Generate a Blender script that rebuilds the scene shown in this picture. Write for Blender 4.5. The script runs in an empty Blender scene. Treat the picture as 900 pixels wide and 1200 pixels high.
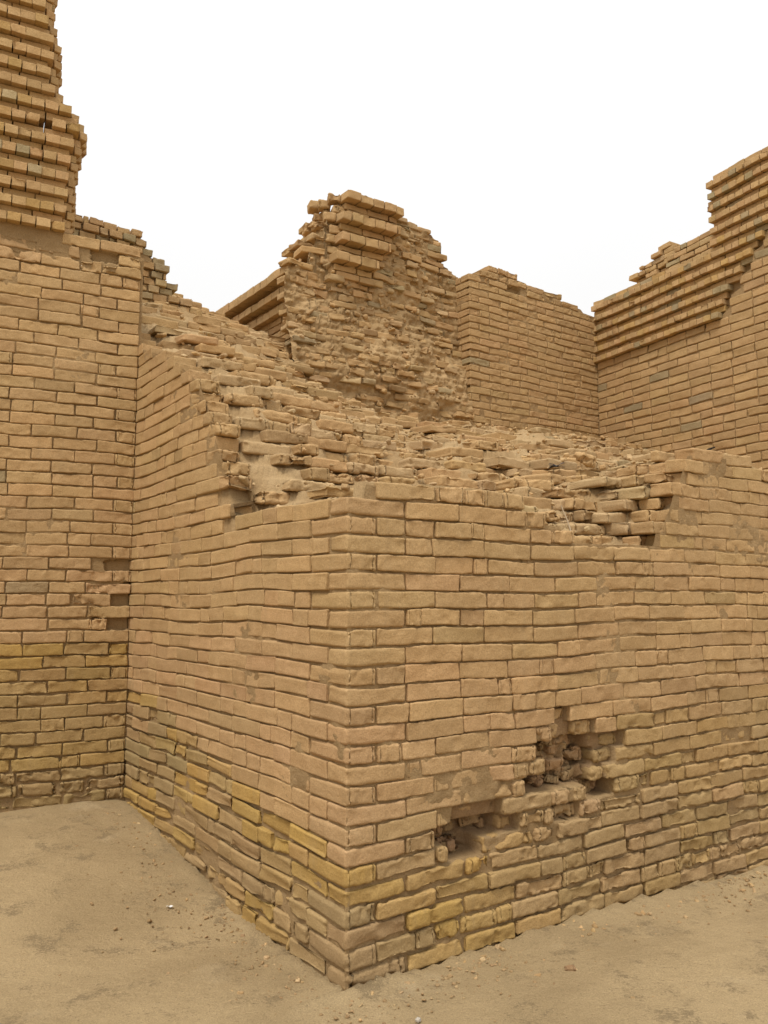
import bpy, math, random
import numpy as np
from math import radians, sin, cos, atan, pi

# ------------------------------------------------------------------ camera, sky, sun, exposure
sc = bpy.context.scene
col = sc.collection
cam_d = bpy.data.cameras.new('camera'); cam = bpy.data.objects.new('camera', cam_d); col.objects.link(cam)
CAM_H = 1.64
cam.location = (0, 0, CAM_H)
cam.rotation_euler = (radians(90) + atan(106 / 975.0), 0, 0)
cam_d.sensor_fit = 'VERTICAL'; cam_d.sensor_height = 36.0; cam_d.lens = 975 / 1200 * 36.0
cam_d.clip_start = 0.05; cam_d.clip_end = 3000
sc.camera = cam

SUN_EL, SUN_AZ = 62.0, 205.0          # azimuth from north (+Y) clockwise, towards the sun
w = bpy.data.worlds.new('World'); sc.world = w; w.use_nodes = True
nt = w.node_tree; nt.nodes.clear()
out = nt.nodes.new('ShaderNodeOutputWorld'); bg = nt.nodes.new('ShaderNodeBackground')
sky = nt.nodes.new('ShaderNodeTexSky'); sky.sky_type = 'NISHITA'; sky.sun_disc = False
sky.sun_elevation = radians(SUN_EL); sky.sun_rotation = radians(SUN_AZ)
sky.dust_density = 6.0; sky.air_density = 1.0
# an overcast veil of even cloud, a little duller towards the horizon, over the clear sky
tc = nt.nodes.new('ShaderNodeTexCoord'); sep = nt.nodes.new('ShaderNodeSeparateXYZ')
ramp = nt.nodes.new('ShaderNodeValToRGB')
ramp.color_ramp.elements[0].position = 0.0; ramp.color_ramp.elements[0].color = (0.575, 0.566, 0.55, 1)
ramp.color_ramp.elements[1].position = 1.0; ramp.color_ramp.elements[1].color = (1.0, 1.0, 1.0, 1)
e = ramp.color_ramp.elements.new(0.25); e.color = (0.60, 0.595, 0.585, 1)
e = ramp.color_ramp.elements.new(0.50); e.color = (0.64, 0.64, 0.64, 1)
e = ramp.color_ramp.elements.new(0.75); e.color = (0.95, 0.95, 0.95, 1)
cn = nt.nodes.new('ShaderNodeTexNoise'); cn.inputs['Scale'].default_value = 1.6; cn.inputs['Detail'].default_value = 4
cr = nt.nodes.new('ShaderNodeMapRange'); cr.inputs['To Min'].default_value = 0.94; cr.inputs['To Max'].default_value = 1.06
veil = nt.nodes.new('ShaderNodeVectorMath'); veil.operation = 'SCALE'
mul = nt.nodes.new('ShaderNodeVectorMath'); mul.operation = 'SCALE'; mul.inputs['Scale'].default_value = 14.5
mx = nt.nodes.new('ShaderNodeMix'); mx.data_type = 'RGBA'; mx.inputs['Factor'].default_value = 0.96
nt.links.new(tc.outputs['Generated'], sep.inputs[0]); nt.links.new(sep.outputs['Z'], ramp.inputs['Fac'])
nt.links.new(tc.outputs['Generated'], cn.inputs['Vector']); nt.links.new(cn.outputs['Fac'], cr.inputs['Value'])
nt.links.new(ramp.outputs['Color'], veil.inputs[0]); nt.links.new(cr.outputs['Result'], veil.inputs['Scale'])
nt.links.new(veil.outputs['Vector'], mul.inputs[0])
nt.links.new(sky.outputs['Color'], mx.inputs['A']); nt.links.new(mul.outputs['Vector'], mx.inputs['B'])
nt.links.new(mx.outputs['Result'], bg.inputs['Color']); bg.inputs['Strength'].default_value = 0.10
nt.links.new(bg.outputs['Background'], out.inputs['Surface'])

sd = bpy.data.lights.new('sun', 'SUN'); sun = bpy.data.objects.new('sun', sd); col.objects.link(sun)
sd.energy = 2.3; sd.angle = radians(14); sd.color = (1.0, 0.95, 0.87)
sun.rotation_euler = (radians(90 - SUN_EL), 0, radians(180 - SUN_AZ))
sun.location = (0, -5, 20)

sc.view_settings.view_transform = 'Standard'; sc.view_settings.look = 'None'
sc.view_settings.gamma = 1.0; sc.view_settings.use_curve_mapping = False
sc.view_settings.exposure = 0.18
sc.render.engine = 'CYCLES'
sc.cycles.max_bounces = 6; sc.cycles.diffuse_bounces = 4

rng = np.random.default_rng(7)

# ------------------------------------------------------------------ noise
def _hash(i, j, k, seed):
    n = (i * 374761393 + j * 668265263 + k * 2147483647 + seed * 1274126177) & 0xffffffff
    n = ((n ^ (n >> 13)) * 1274126177) & 0xffffffff
    n = ((n ^ (n >> 15)) * 2246822519) & 0xffffffff
    return ((n ^ (n >> 16)) & 0xffffff) / float(0xffffff)

def vnoise(P, freq, seed=0):
    Q = P * freq + 1000.0
    I = np.floor(Q).astype(np.int64); f = Q - I
    f = f * f * f * (f * (f * 6 - 15) + 10)
    r = 0
    for dx in (0, 1):
        wx = f[..., 0] if dx else 1 - f[..., 0]
        for dy in (0, 1):
            wy = f[..., 1] if dy else 1 - f[..., 1]
            for dz in (0, 1):
                wz = f[..., 2] if dz else 1 - f[..., 2]
                r = r + wx * wy * wz * _hash(I[..., 0] + dx, I[..., 1] + dy, I[..., 2] + dz, seed)
    return r * 2 - 1

def fbm(P, freq, octv=3, seed=0, gain=0.5):
    a, s, t = 1.0, 0, 0
    for o in range(octv):
        s = s + a * vnoise(P, freq * 2.03 ** o, seed + o * 17); t += a; a *= gain
    return s / t

def sstep(x, a, b):
    t = np.clip((x - a) / (b - a), 0, 1); return t * t * (3 - 2 * t)

# ------------------------------------------------------------------ frames
P0 = np.array([-0.1652, 3.7035, 0.0])
az = radians(54.9)
R = np.array([sin(az), cos(az), 0.0]); L = np.array([-cos(az), sin(az), 0.0]); Z = np.array([0, 0, 1.0])
class Frame:
    def __init__(s, O, U, V): s.O, s.U, s.V = np.array(O, float), np.array(U, float), np.array(V, float)
    def w(s, A):
        return s.O + A[..., 0:1] * s.U + A[..., 1:2] * s.V + A[..., 2:3] * Z
BLK = Frame(P0, R, L)                         # a = t along the right face, b = s into the block
azl = radians(63)
WL = Frame(P0 + 2.925 * L, (-sin(azl), -cos(azl), 0), (-cos(azl), sin(azl), 0))
azf = radians(-28.5)
WF = Frame(P0 + 4.06 * L + 6.51 * R, (-sin(azf), -cos(azf), 0), (cos(azf), -sin(azf), 0))

def ground_z(x, y):
    P = np.stack([x, y, np.zeros_like(x)], -1) - P0
    t = P @ R; s = P @ L
    g = 0.26 * sstep(s, 0.6, 3.1) * sstep(-t, -1.2, 0.3) - 0.10 * sstep(-t, 0.2, 2.2) * sstep(s, .6, 3.1)
    g = g - 0.05 * sstep(t, 1.5, 4.0)
    return g

# ------------------------------------------------------------------ materials
def new_mat(name):
    m = bpy.data.materials.new(name); m.use_nodes = True
    t = m.node_tree; b = t.nodes['Principled BSDF']
    b.inputs['Roughness'].default_value = 0.95
    b.inputs['Specular IOR Level'].default_value = 0.12
    return m, t, b

def N(t, typ, **kw):
    n = t.nodes.new(typ)
    for k, v in kw.items(): setattr(n, k, v)
    return n

def noise_node(t, vec, scale, detail=4, rough=0.6, dist=0.0):
    n = N(t, 'ShaderNodeTexNoise'); n.inputs['Scale'].default_value = scale
    n.inputs['Detail'].default_value = detail; n.inputs['Roughness'].default_value = rough
    n.inputs['Distortion'].default_value = dist
    t.links.new(vec, n.inputs['Vector']); return n.outputs['Fac']

def maprange(t, v, a, b, c, d):
    n = N(t, 'ShaderNodeMapRange'); 
    for k, x in zip(('From Min', 'From Max', 'To Min', 'To Max'), (a, b, c, d)): n.inputs[k].default_value = x
    t.links.new(v, n.inputs['Value']); return n.outputs['Result']

def mixc(t, fac, A, B, mode='MIX'):
    n = N(t, 'ShaderNodeMix', data_type='RGBA', blend_type=mode)
    if isinstance(fac, float): n.inputs['Factor'].default_value = fac
    else: t.links.new(fac, n.inputs['Factor'])
    for s, v in (('A', A), ('B', B)):
        if isinstance(v, tuple): n.inputs[s].default_value = (*v, 1)
        else: t.links.new(v, n.inputs[s])
    return n.outputs['Result']

def brick_mat(name, bump=1.0, fine=1.0):
    m, t, b = new_mat(name)
    geo = N(t, 'ShaderNodeTexCoord').outputs['Object']
    att = N(t, 'ShaderNodeAttribute'); att.attribute_name = 'Col'
    c = att.outputs['Color']
    big = noise_node(t, geo, 1.7, 5, 0.6)
    c = mixc(t, maprange(t, big, 0.35, 0.7, 0.0, 0.38), c, (0.485, 0.338, 0.175))        # pale dust veil
    blot = noise_node(t, geo, 9.0, 6, 0.7, 0.4)
    c = mixc(t, maprange(t, blot, 0.35, 0.68, 0.0, 1.0), mixc(t, 1.0, c, (0.84, 0.82, 0.78), 'MULTIPLY'), c)
    gr = noise_node(t, geo, 150.0, 4, 0.75)
    c = mixc(t, maprange(t, gr, 0.3, 0.7, 0.0, 1.0), mixc(t, 1.0, c, (0.72, 0.71, 0.69), 'MULTIPLY'), mixc(t, 1.0, c, (1.15, 1.15, 1.14), 'MULTIPLY'))
    # rain streaks and grime with shapes of their own
    mp = N(t, 'ShaderNodeMapping'); mp.inputs['Scale'].default_value = (9.0, 9.0, 0.9); t.links.new(geo, mp.inputs['Vector'])
    st = noise_node(t, mp.outputs['Vector'], 1.6, 5, 0.65)
    c = mixc(t, maprange(t, st, 0.55, 0.75, 0.0, 0.30), c, (0.32, 0.225, 0.120))
    t.links.new(c, b.inputs['Base Color'])
    h1 = noise_node(t, geo, 45.0, 6, 0.72)
    h2 = noise_node(t, geo, 260.0, 3, 0.7)
    vo = N(t, 'ShaderNodeTexVoronoi'); vo.inputs['Scale'].default_value = 90.0; t.links.new(geo, vo.inputs['Vector'])
    pit = maprange(t, vo.outputs['Distance'], 0.0, 0.35, 0.0, 1.0)
    a1 = N(t, 'ShaderNodeMath', operation='MULTIPLY_ADD'); t.links.new(h2, a1.inputs[0]); a1.inputs[1].default_value = 0.30 * fine; t.links.new(h1, a1.inputs[2])
    a2 = N(t, 'ShaderNodeMath', operation='MULTIPLY_ADD'); t.links.new(pit, a2.inputs[0]); a2.inputs[1].default_value = 0.12 * fine; t.links.new(a1.outputs[0], a2.inputs[2])
    bp = N(t, 'ShaderNodeBump'); bp.inputs['Strength'].default_value = 0.65 * bump; bp.inputs['Distance'].default_value = 0.012
    t.links.new(a2.outputs[0], bp.inputs['Height']); t.links.new(bp.outputs['Normal'], b.inputs['Normal'])
    return m

MB = brick_mat('sun_dried_brick')
MM = brick_mat('mud_mortar', 1.5, 1.3)

# ------------------------------------------------------------------ mesh helpers
def mesh_obj(name, V, F, C=None, mat=None, parent=None, smooth=True):
    me = bpy.data.meshes.new(name)
    V = np.asarray(V, np.float32); F = np.asarray(F, np.int32)
    me.vertices.add(len(V)); me.vertices.foreach_set('co', V.ravel())
    me.loops.add(F.size); me.loops.foreach_set('vertex_index', F.ravel())
    me.polygons.add(len(F))
    me.polygons.foreach_set('loop_start', np.arange(0, F.size, F.shape[1], dtype=np.int32))
    me.update(calc_edges=True)
    me.polygons.foreach_set('use_smooth', np.full(len(F), smooth, bool))
    if C is not None:
        a = me.color_attributes.new('Col', 'FLOAT_COLOR', 'POINT')
        C4 = np.ones((len(V), 4), np.float32); C4[:, :3] = C; a.data.foreach_set('color', C4.ravel())
    me.validate()
    if mat: me.materials.append(mat)
    o = bpy.data.objects.new(name, me); col.objects.link(o)
    if parent is not None: o.parent = parent; o.matrix_parent_inverse = parent.matrix_world.inverted()
    return o

def empty(name, loc, label=None, cat=None, group=None):
    o = bpy.data.objects.new(name, None); col.objects.link(o); o.location = tuple(loc)
    bpy.context.view_layer.update()
    tag(o, label, cat, group); return o

def tag(o, label=None, cat=None, group=None, kind=None):
    for k, v in (('label', label), ('category', cat), ('group', group), ('kind', kind)):
        if v: o[k] = v
    return o

def template(nx, ny, nz):
    """surface grid of a box; each coordinate is A*(h-r)+B*r+S*r so edges can be rounded per brick and faces stay flat"""
    def ax(n):
        l = [(-1, -1, 0), (-1, -0.5, 0), (-1, 0, 0), (-1, 0, .9)]
        for i in range(1, n): l.append((-1 + 2 * i / n, 0, 0))
        return l + [(1, 0, -.9), (1, 0, 0), (1, 0.5, 0), (1, 1, 0)]
    X, Y, W = ax(nx), ax(ny), ax(nz)
    idx = {}; A = []; B = []; S = []; F = []
    def v(i, j, k):
        if (i, j, k) not in idx:
            idx[(i, j, k)] = len(A)
            A.append((X[i][0], Y[j][0], W[k][0])); B.append((X[i][1], Y[j][1], W[k][1])); S.append((X[i][2], Y[j][2], W[k][2]))
        return idx[(i, j, k)]
    a, b, c = len(X) - 1, len(Y) - 1, len(W) - 1
    for i in range(a):
        for j in range(b):
            F.append((v(i, j, 0), v(i, j + 1, 0), v(i + 1, j + 1, 0), v(i + 1, j, 0)))
            F.append((v(i, j, c), v(i + 1, j, c), v(i + 1, j + 1, c), v(i, j + 1, c)))
    for i in range(a):
        for k in range(c):
            F.append((v(i, 0, k), v(i + 1, 0, k), v(i + 1, 0, k + 1), v(i, 0, k + 1)))
            F.append((v(i, b, k), v(i, b, k + 1), v(i + 1, b, k + 1), v(i + 1, b, k)))
    for j in range(b):
        for k in range(c):
            F.append((v(0, j, k), v(0, j, k + 1), v(0, j + 1, k + 1), v(0, j + 1, k)))
            F.append((v(a, j, k), v(a, j + 1, k), v(a, j + 1, k + 1), v(a, j, k + 1)))
    A = np.array(A, float); B = np.array(B, float); S = np.array(S, float)
    nb = np.linalg.norm(B, axis=1); k = nb > 1
    Bn = B.copy(); Bn[k] /= nb[k][:, None]
    D = B / np.maximum(np.linalg.norm(B, axis=1), 1e-6)[:, None]
    return A, Bn, D, np.array(F, np.int64), S

T_NEAR = template(18, 2, 4); T_MID = template(5, 2, 2); T_FAR = template(3, 2, 1)

def sag(W):
    """slow unevenness of the courses, the same everywhere so that neighbours stay together"""
    Q = W.copy(); Q[..., 2] *= 0.8
    return 0.013 * vnoise(Q, 1.35, 91) + 0.006 * vnoise(Q, 4.0, 92)

class Bricks:
    def __init__(s): s.r = []
    def add(s, a, b, z, ha, hb, hz, r=.008, ero=.004, rz=0., ry=0., rx=0., c=(.3, .2, .1)):
        s.r.append((a, b, z, ha, hb, hz, min(r, hz * .9, ha * .9, hb * .9), ero, rz, ry, rx, *c))
    def build(s, name, frame, tmpl, mat, parent, sagging=True, seed=0):
        M = np.array(s.r, float)
        if len(M) == 0: return None
        A, B, D, F, S = tmpl
        n, k = len(M), len(A)
        h = M[:, None, 3:6]; r = M[:, None, 6:7]
        X = A[None] * (h - r) + B[None] * r + S[None] * np.minimum(r, (h - r) * .25)
        Dn = np.repeat(D[None], n, 0)
        # slightly irregular corners: bend each box by a random trilinear warp
        cw = rng.normal(0, 1, (n, 8, 3)) * (0.03 * M[:, 5] + 0.12 * M[:, 7])[:, None, None]
        u = (X / h) * .5 + .5
        q = 0
        for c in range(8):
            wt = 1
            for d in range(3):
                wt = wt * (u[..., d] if (c >> d) & 1 else 1 - u[..., d])
            q = q + wt[..., None] * cw[:, c][:, None]
        X = X + q
        def rot(X, i, j, ang):
            ca, sa = np.cos(ang)[:, None], np.sin(ang)[:, None]
            Y = X.copy(); Y[..., i] = ca * X[..., i] - sa * X[..., j]; Y[..., j] = sa * X[..., i] + ca * X[..., j]
            return Y
        for i, j, cidx in ((0, 1, 8), (0, 2, 9), (1, 2, 10)):
            X = rot(X, i, j, M[:, cidx]); Dn = rot(Dn, i, j, M[:, cidx])
        X = X + M[:, None, 0:3]
        Wd = frame.w(X); Wn = Dn[..., 0:1] * frame.U + Dn[..., 1:2] * frame.V + Dn[..., 2:3] * Z
        ero = M[:, 7][:, None]
        off = (np.arange(n) * 7.31)[:, None, None] * np.array([1, .37, .71])
        n1 = fbm(Wd + off, 9.0, 2, seed + 1); n2 = fbm(Wd + off, 34.0, 2, seed + 5); n3 = fbm(Wd, 70.0, 2, seed + 9)
        d = -ero * (1.2 * np.maximum(0, n1) + 0.35 * np.abs(n2) + 0.75 * sstep(n1 + .35 * n2, .12, .22)) - ero * 0.18 * n3 - 0.0018 * n2 - 0.0016 * n3
        # knocked-off corners
        ch = np.maximum(0, fbm(Wd + off * 1.7, 6.0, 1, seed + 33) - 0.45)
        cornerness = np.clip(np.linalg.norm(B, axis=1), 0, 1)[None] * (np.abs(B) > .1).sum(1)[None] / 3
        d = d - ch * cornerness * (0.02 + 1.6 * ero)
        Wd = Wd + Wn * d[..., None]
        if sagging: Wd[..., 2] += sag(Wd)
        C = np.repeat(M[:, None, 11:14], k, 1)
        # fresh breaks show a slightly redder, rawer core
        core = np.clip(-d / 0.03, 0, 1)[..., None] * 0.45
        C = C * (1 - core) + C * np.array([1.0, .93, .86]) * core
        FF = (F[None] + (np.arange(n) * k)[:, None, None]).reshape(-1, 4)
        return mesh_obj(name, Wd.reshape(-1, 3) - (np.array(parent.location) if parent is not None else 0), FF, C.reshape(-1, 3), mat, None) if False else _bo(name, Wd, FF, C, mat, parent)

def _bo(name, Wd, FF, C, mat, parent):
    o = mesh_obj(name, Wd.reshape(-1, 3), FF, C.reshape(-1, 3), mat, parent)
    return o

def grid_faces(n, m):
    i = np.arange(n - 1)[:, None] * m + np.arange(m - 1)[None]
    return np.stack([i, i + 1, i + m + 1, i + m], -1).reshape(-1, 4)

# colours (real-world albedo, except MUD, darkened to put joint shade into the mortar)
BUFF = np.array((.500, .330, .163)); PINK = np.array((.500, .324, .168)); YEL = np.array((.470, .300, .092))
OLIVE = np.array((.350, .254, .124)); GREY = np.array((.365, .290, .170)); RED = np.array((.400, .245, .135))
BROWN = np.array((.370, .250, .130)); MUD = np.array((.350, .234, .118)); DARKMUD = np.array((.30, .20, .10)); DUST = np.array((.500, .356, .196))
def jit(c, v=.06):
    k = 1 + rng.normal(0, v); return tuple(np.clip(np.array(c) * k * (1 + rng.normal(0, .012, 3)), .02, .8))

def inpoly(x, y, poly):
    ins = np.zeros(np.shape(x), bool); n = len(poly)
    for i in range(n):
        x1, y1 = poly[i]; x2, y2 = poly[(i + 1) % n]
        c = ((y1 > y) != (y2 > y)) & (x < (x2 - x1) * (y - y1) / (y2 - y1 + 1e-12) + x1)
        ins ^= c
    return ins

def wall_sheet(name, frame, a0, a1, z0, topf, depthf, mat, parent, res=.02, colf=None, seed=0, swap=False, inset=0.0):
    """the mud mortar behind the bricks: an uneven sheet at depthf(a, z) behind the face"""
    na = max(2, int((a1 - a0) / res) + 1); A = np.linspace(a0, a1, na)
    top = topf(A); nz = max(2, int((top.max() - z0) / res) + 1)
    K = np.linspace(0, 1, nz)
    AA = np.repeat(A[:, None], nz, 1); ZZ = z0 + (top[:, None] - z0) * K[None]
    P = np.stack([AA, np.zeros_like(AA), ZZ], -1)
    if swap: W0 = frame.w(P[..., [1, 0, 2]])
    else: W0 = frame.w(P)
    dep = depthf(AA, ZZ, W0)
    P[..., 1] = dep
    W = frame.w(P[..., [1, 0, 2]]) if swap else frame.w(P)
    W[..., 2] += sag(W)
    C = np.repeat(MUD[None], AA.size, 0) if colf is None else colf(AA, ZZ, W0).reshape(-1, 3)
    return mesh_obj(name, W.reshape(-1, 3), grid_faces(na, nz), C, mat, parent)

# ------------------------------------------------------------------ courses laid along a face
def course_lengths(a0, a1, L0, odd, jitter=.012, half_p=.15):
    xs = [a0]; x = a0 + (L0 / 2 if odd else L0)
    while x < a1 - .06:
        xs.append(x + rng.normal(0, jitter)); x += L0 * (0.5 if rng.random() < half_p else 1.0)
    xs.append(a1); return xs

def lay(bk, a0, a1, z0, topf, pitch, L0, col_f, ero_f, r_f, out_f=None, skip_f=None, swap=False, depth=.16,
        vgap=.005, hgap=.008, start_odd=0, zmax_slack=.02, half_p=.15, first=0.0, cut=None):
    n = 0
    zmax = max(topf(np.linspace(a0, a1, 200)))
    k0 = int(math.floor(z0 / pitch))
    for k in range(k0, int(zmax / pitch) + 2):
        zl, zh = k * pitch, (k + 1) * pitch
        odd = (k + start_odd) % 2
        xs = course_lengths(a0, a1, L0, odd, half_p=half_p)
        for i in range(len(xs) - 1):
            l, h = xs[i], xs[i + 1]; c = (l + h) / 2; zc = (zl + zh) / 2
            if first and i == 0: continue
            if zh > topf(np.array([c]))[0] + zmax_slack: continue
            if zh < z0: continue
            if skip_f and skip_f(c, zc, h - l): continue
            e = ero_f(c, zc); o = out_f(c, zc) if out_f else 0
            vg = vgap * (1 + .9 * rng.random()) ; hg = hgap * (.6 + .8 * rng.random())
            off = rng.normal(0, .0016 + .12 * e) + o
            ha, hz, hb = (h - l) / 2 - vg / 2, pitch / 2 - hg / 2, depth / 2
            args = dict(r=r_f(c, zc), ero=e, c=jit(col_f(c, zc)))
            rz = rng.normal(0, .004 + .3 * e); rx = rng.normal(0, .006 + .5 * e); ry = rng.normal(0, .003 + .15 * e)
            if swap: bk.add(off + hb, c, zc, hb, ha, hz, rz=-rz, rx=ry, ry=rx, **args)
            else: bk.add(c, off + hb, zc, ha, hb, hz, rz=rz, ry=ry, rx=rx, **args)

# ================================================================== GROUND
def build_ground():
    n = 640
    u = np.linspace(-1, 1, n)
    s = np.sinh(u * 6.6) / np.sinh(6.6)
    x = 3.2 * u + 900 * np.sign(s) * np.abs(s) ** 1.15
    X, Y = np.meshgrid(x, x + 3.6, indexing='ij')
    P = np.stack([X, Y, np.zeros_like(X)], -1)
    near = np.exp(-((X / 12) ** 2 + ((Y - 3.6) / 12) ** 2))
    z = ground_z(X, Y)
    z = z + near * (0.016 * fbm(P, .9, 3, 3) + 0.006 * fbm(P, 6, 3, 4) + 0.0022 * fbm(P, 28, 2, 5))
    Q = P - P0; t = Q @ R; s_ = Q @ L
    # dust banked against the foot of the walls
    dl = np.where((s_ > -.3) & (t < 0), -t, 9); dr = np.where(t > -.3, -s_, 9)
    dl = np.where((s_ < 0) & (t < 0), np.hypot(t, s_), dl); d = np.minimum(np.abs(dl), np.abs(np.where(s_ < 0, dr, 9)))
    z = z + .035 * np.exp(-d / .06) * (0.7 + .6 * vnoise(P, 5, 8))
    # worn seams of the old paving
    g1 = np.exp(-((t - 1.31 - .01 * vnoise(P, 4, 9)) / .008) ** 2) * (s_ < -.42) * (s_ > -3)
    g2 = np.exp(-((s_ + .055 - .012 * vnoise(P, 5, 10)) / .008) ** 2) * (t < -.03) * (t > -1)
    z = z - .007 * (g1 + g2) + 0.006 * sstep(t, 1.31, 1.33) * (s_ < -.42) * (s_ > -3)
    P[..., 2] = z
    m, tr, b = new_mat('packed_sand')
    geo = N(tr, 'ShaderNodeTexCoord').outputs['Object']
    big = noise_node(tr, geo, 0.9, 5, .6, .5); mid = noise_node(tr, geo, 4.2, 7, .74, .15); fine = noise_node(tr, geo, 160, 3, .8)
    c = mixc(tr, maprange(tr, big, .40, .60, 0, 1), (.370, .268, .143), (.450, .330, .180))
    gm = N(tr, 'ShaderNodeMath', operation='MULTIPLY_ADD'); tr.links.new(noise_node(tr, geo, 70, 4, .8), gm.inputs[0]); gm.inputs[1].default_value = .45; tr.links.new(mid, gm.inputs[2])
    c = mixc(tr, maprange(tr, gm.outputs[0], .775, .86, 0, .85), c, (.260, .190, .105))
    c = mixc(tr, maprange(tr, noise_node(tr, geo, 2.1, 4, .6, .3), .60, .70, 0, .7), c, (.490, .370, .215))
    c = mixc(tr, maprange(tr, fine, .3, .7, 0, 1), mixc(tr, 1., c, (.70, .70, .69), 'MULTIPLY'), mixc(tr, 1., c, (1.20, 1.20, 1.19), 'MULTIPLY'))
    sp = N(tr, 'ShaderNodeTexVoronoi'); sp.inputs['Scale'].default_value = 30; tr.links.new(geo, sp.inputs['Vector'])
    c = mixc(tr, maprange(tr, sp.outputs['Distance'], .05, .16, .55, 0), c, (.13, .095, .06))
    tr.links.new(c, b.inputs['Base Color'])
    h = noise_node(tr, geo, 75, 8, .82); h0 = noise_node(tr, geo, 14, 4, .6)
    ad = N(tr, 'ShaderNodeMath', operation='MULTIPLY_ADD'); tr.links.new(h0, ad.inputs[0]); ad.inputs[1].default_value = 1.4; tr.links.new(h, ad.inputs[2])
    bp = N(tr, 'ShaderNodeBump'); bp.inputs['Strength'].default_value = .9; bp.inputs['Distance'].default_value = .016
    tr.links.new(ad.outputs[0], bp.inputs['Height']); tr.links.new(bp.outputs['Normal'], b.inputs['Normal'])
    o = mesh_obj('ground', P.reshape(-1, 3), grid_faces(n, n)[:, ::-1][:, ::-1], None, m)
    tag(o, kind='structure')
build_ground()

# ================================================================== THE BIG FRONT BLOCK
PITCH = .085
LTOP = ([-1, 1.20, 1.27, 1.434, 1.573, 1.789, 2.254, 2.95, 3.2, 4, 5], [2.14, 2.15, 2.35, 2.58, 2.81, 3.075, 3.35, 3.60, 3.84, 4.3, 4.8])
FTOP = ([-1, .10, .11, .90, .92, 1.09, 1.12, 1.38, 1.42, 2.17, 2.20, 2.26, 2.32, 2.38, 2.44, 2.50, 2.56, 3.09, 3.45, 9],
        [2.14, 2.14, 2.235, 2.235, 2.22, 2.21, 2.12, 2.10, 2.01, 2.01, 2.10, 2.13, 2.22, 2.34, 2.38, 2.50, 2.62, 2.64, 2.57, 2.57])
ltop = lambda s: np.interp(s, *LTOP)
ftop = lambda t: np.interp(t, *FTOP)
# control heights of the ruined top, (s into the block, t along the right face, height)
CP = np.array([(.05, 0, 2.13), (.6, .05, 2.13), (1.1, .05, 2.16), (1.27, .05, 2.35), (1.434, .05, 2.58), (1.573, .05, 2.81), (1.789, .05, 3.07), (2.254, .05, 3.35), (2.92, .05, 3.62),
    (.05, .5, 2.22), (.05, .9, 2.20), (.05, 1.2, 2.09), (.05, 1.6, 2.0), (.05, 2.1, 2.0), (.05, 2.3, 2.25), (.05, 2.5, 2.62), (.05, 3.2, 2.63), (.05, 4.5, 2.6), (.05, 6.5, 2.6),
    (.3, 2.1, 2.12), (.3, 2.5, 2.64), (.3, 3.2, 2.68), (.6, 2.8, 2.60), (.6, 4, 2.6), (.45, .45, 2.20), (.9, .5, 2.27),
    (1.2, .195, 2.33), (1.7, .373, 3.13), (1.75, 1.1, 2.84), (1.3, .785, 2.47), (2, 2.02, 2.88), (1.5, 2.47, 2.78), (.8, 1.79, 2.43), (.4, 1.4, 2.2), (4, 6.4, 3.76),
    (1, 2.77, 2.64), (2, 4.67, 3.05), (2, 6, 3.0), (1, 4.5, 2.65), (3, .63, 3.72), (2, .205, 3.2), (4, 1.05, 4.27), (5, 1.475, 4.83), (3, 1.42, 3.48), (3.8, 1.86, 3.9),
    (3, 2.31, 3.26), (4, 3.0, 3.6), (4.06, 4.28, 3.70), (5, 1.05, 4.81), (4, .47, 4.40), (3.2, .2, 3.91), (5, 1.88, 4.76), (4, 1.87, 4.04), (4, 1.5, 4.15), (3, 3.28, 3.34),
    (4, 5.2, 3.73), (3, 5.5, 3.4), (4, -.6, 4.5), (5, 0, 4.9), (6, .5, 4.85), (6, 1.9, 4.8), (6, 4, 3.7), (6, 7, 3.7), (3, -.6, 3.9), (2.5, 1.0, 3.35)])
def _rbf():
    X = CP[:, :2]; D = np.linalg.norm(X[:, None] - X[None], axis=2)
    n = len(X); K = np.zeros((n + 3, n + 3)); K[:n, :n] = D + np.eye(n) * -0.02
    K[:n, n] = 1; K[:n, n + 1:] = X; K[n, :n] = 1; K[n + 1:, :n] = X.T
    return np.linalg.solve(K, np.concatenate([CP[:, 2], np.zeros(3)]))
RW = _rbf()
def H(s, t):
    s = np.asarray(s, float); t = np.asarray(t, float)
    q = np.stack([s, t], -1).reshape(-1, 2)
    D = np.linalg.norm(q[:, None] - CP[None, :, :2], axis=2)
    h = D @ RW[:-3] + RW[-3] + q @ RW[-2:]
    return h.reshape(s.shape)
def HN(s, t):
    P = np.stack([t, s, np.zeros_like(s)], -1)
    inner = sstep(np.minimum(s, t), .1, .5)
    rim = np.where(s < t, np.interp(t, *FTOP), np.interp(s, *LTOP))
    k = sstep(np.minimum(s, t), .10, .42)
    return H(s, t) * k + rim * (1 - k) + inner * (0.075 * vnoise(P, 2.3, 41) + 0.05 * vnoise(P, 5.5, 42))

block = empty('ruined_brick_platform', P0, 'massive mud brick platform with a sharp front corner, a wall cavity and a crumbled top', 'ruin')

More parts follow.
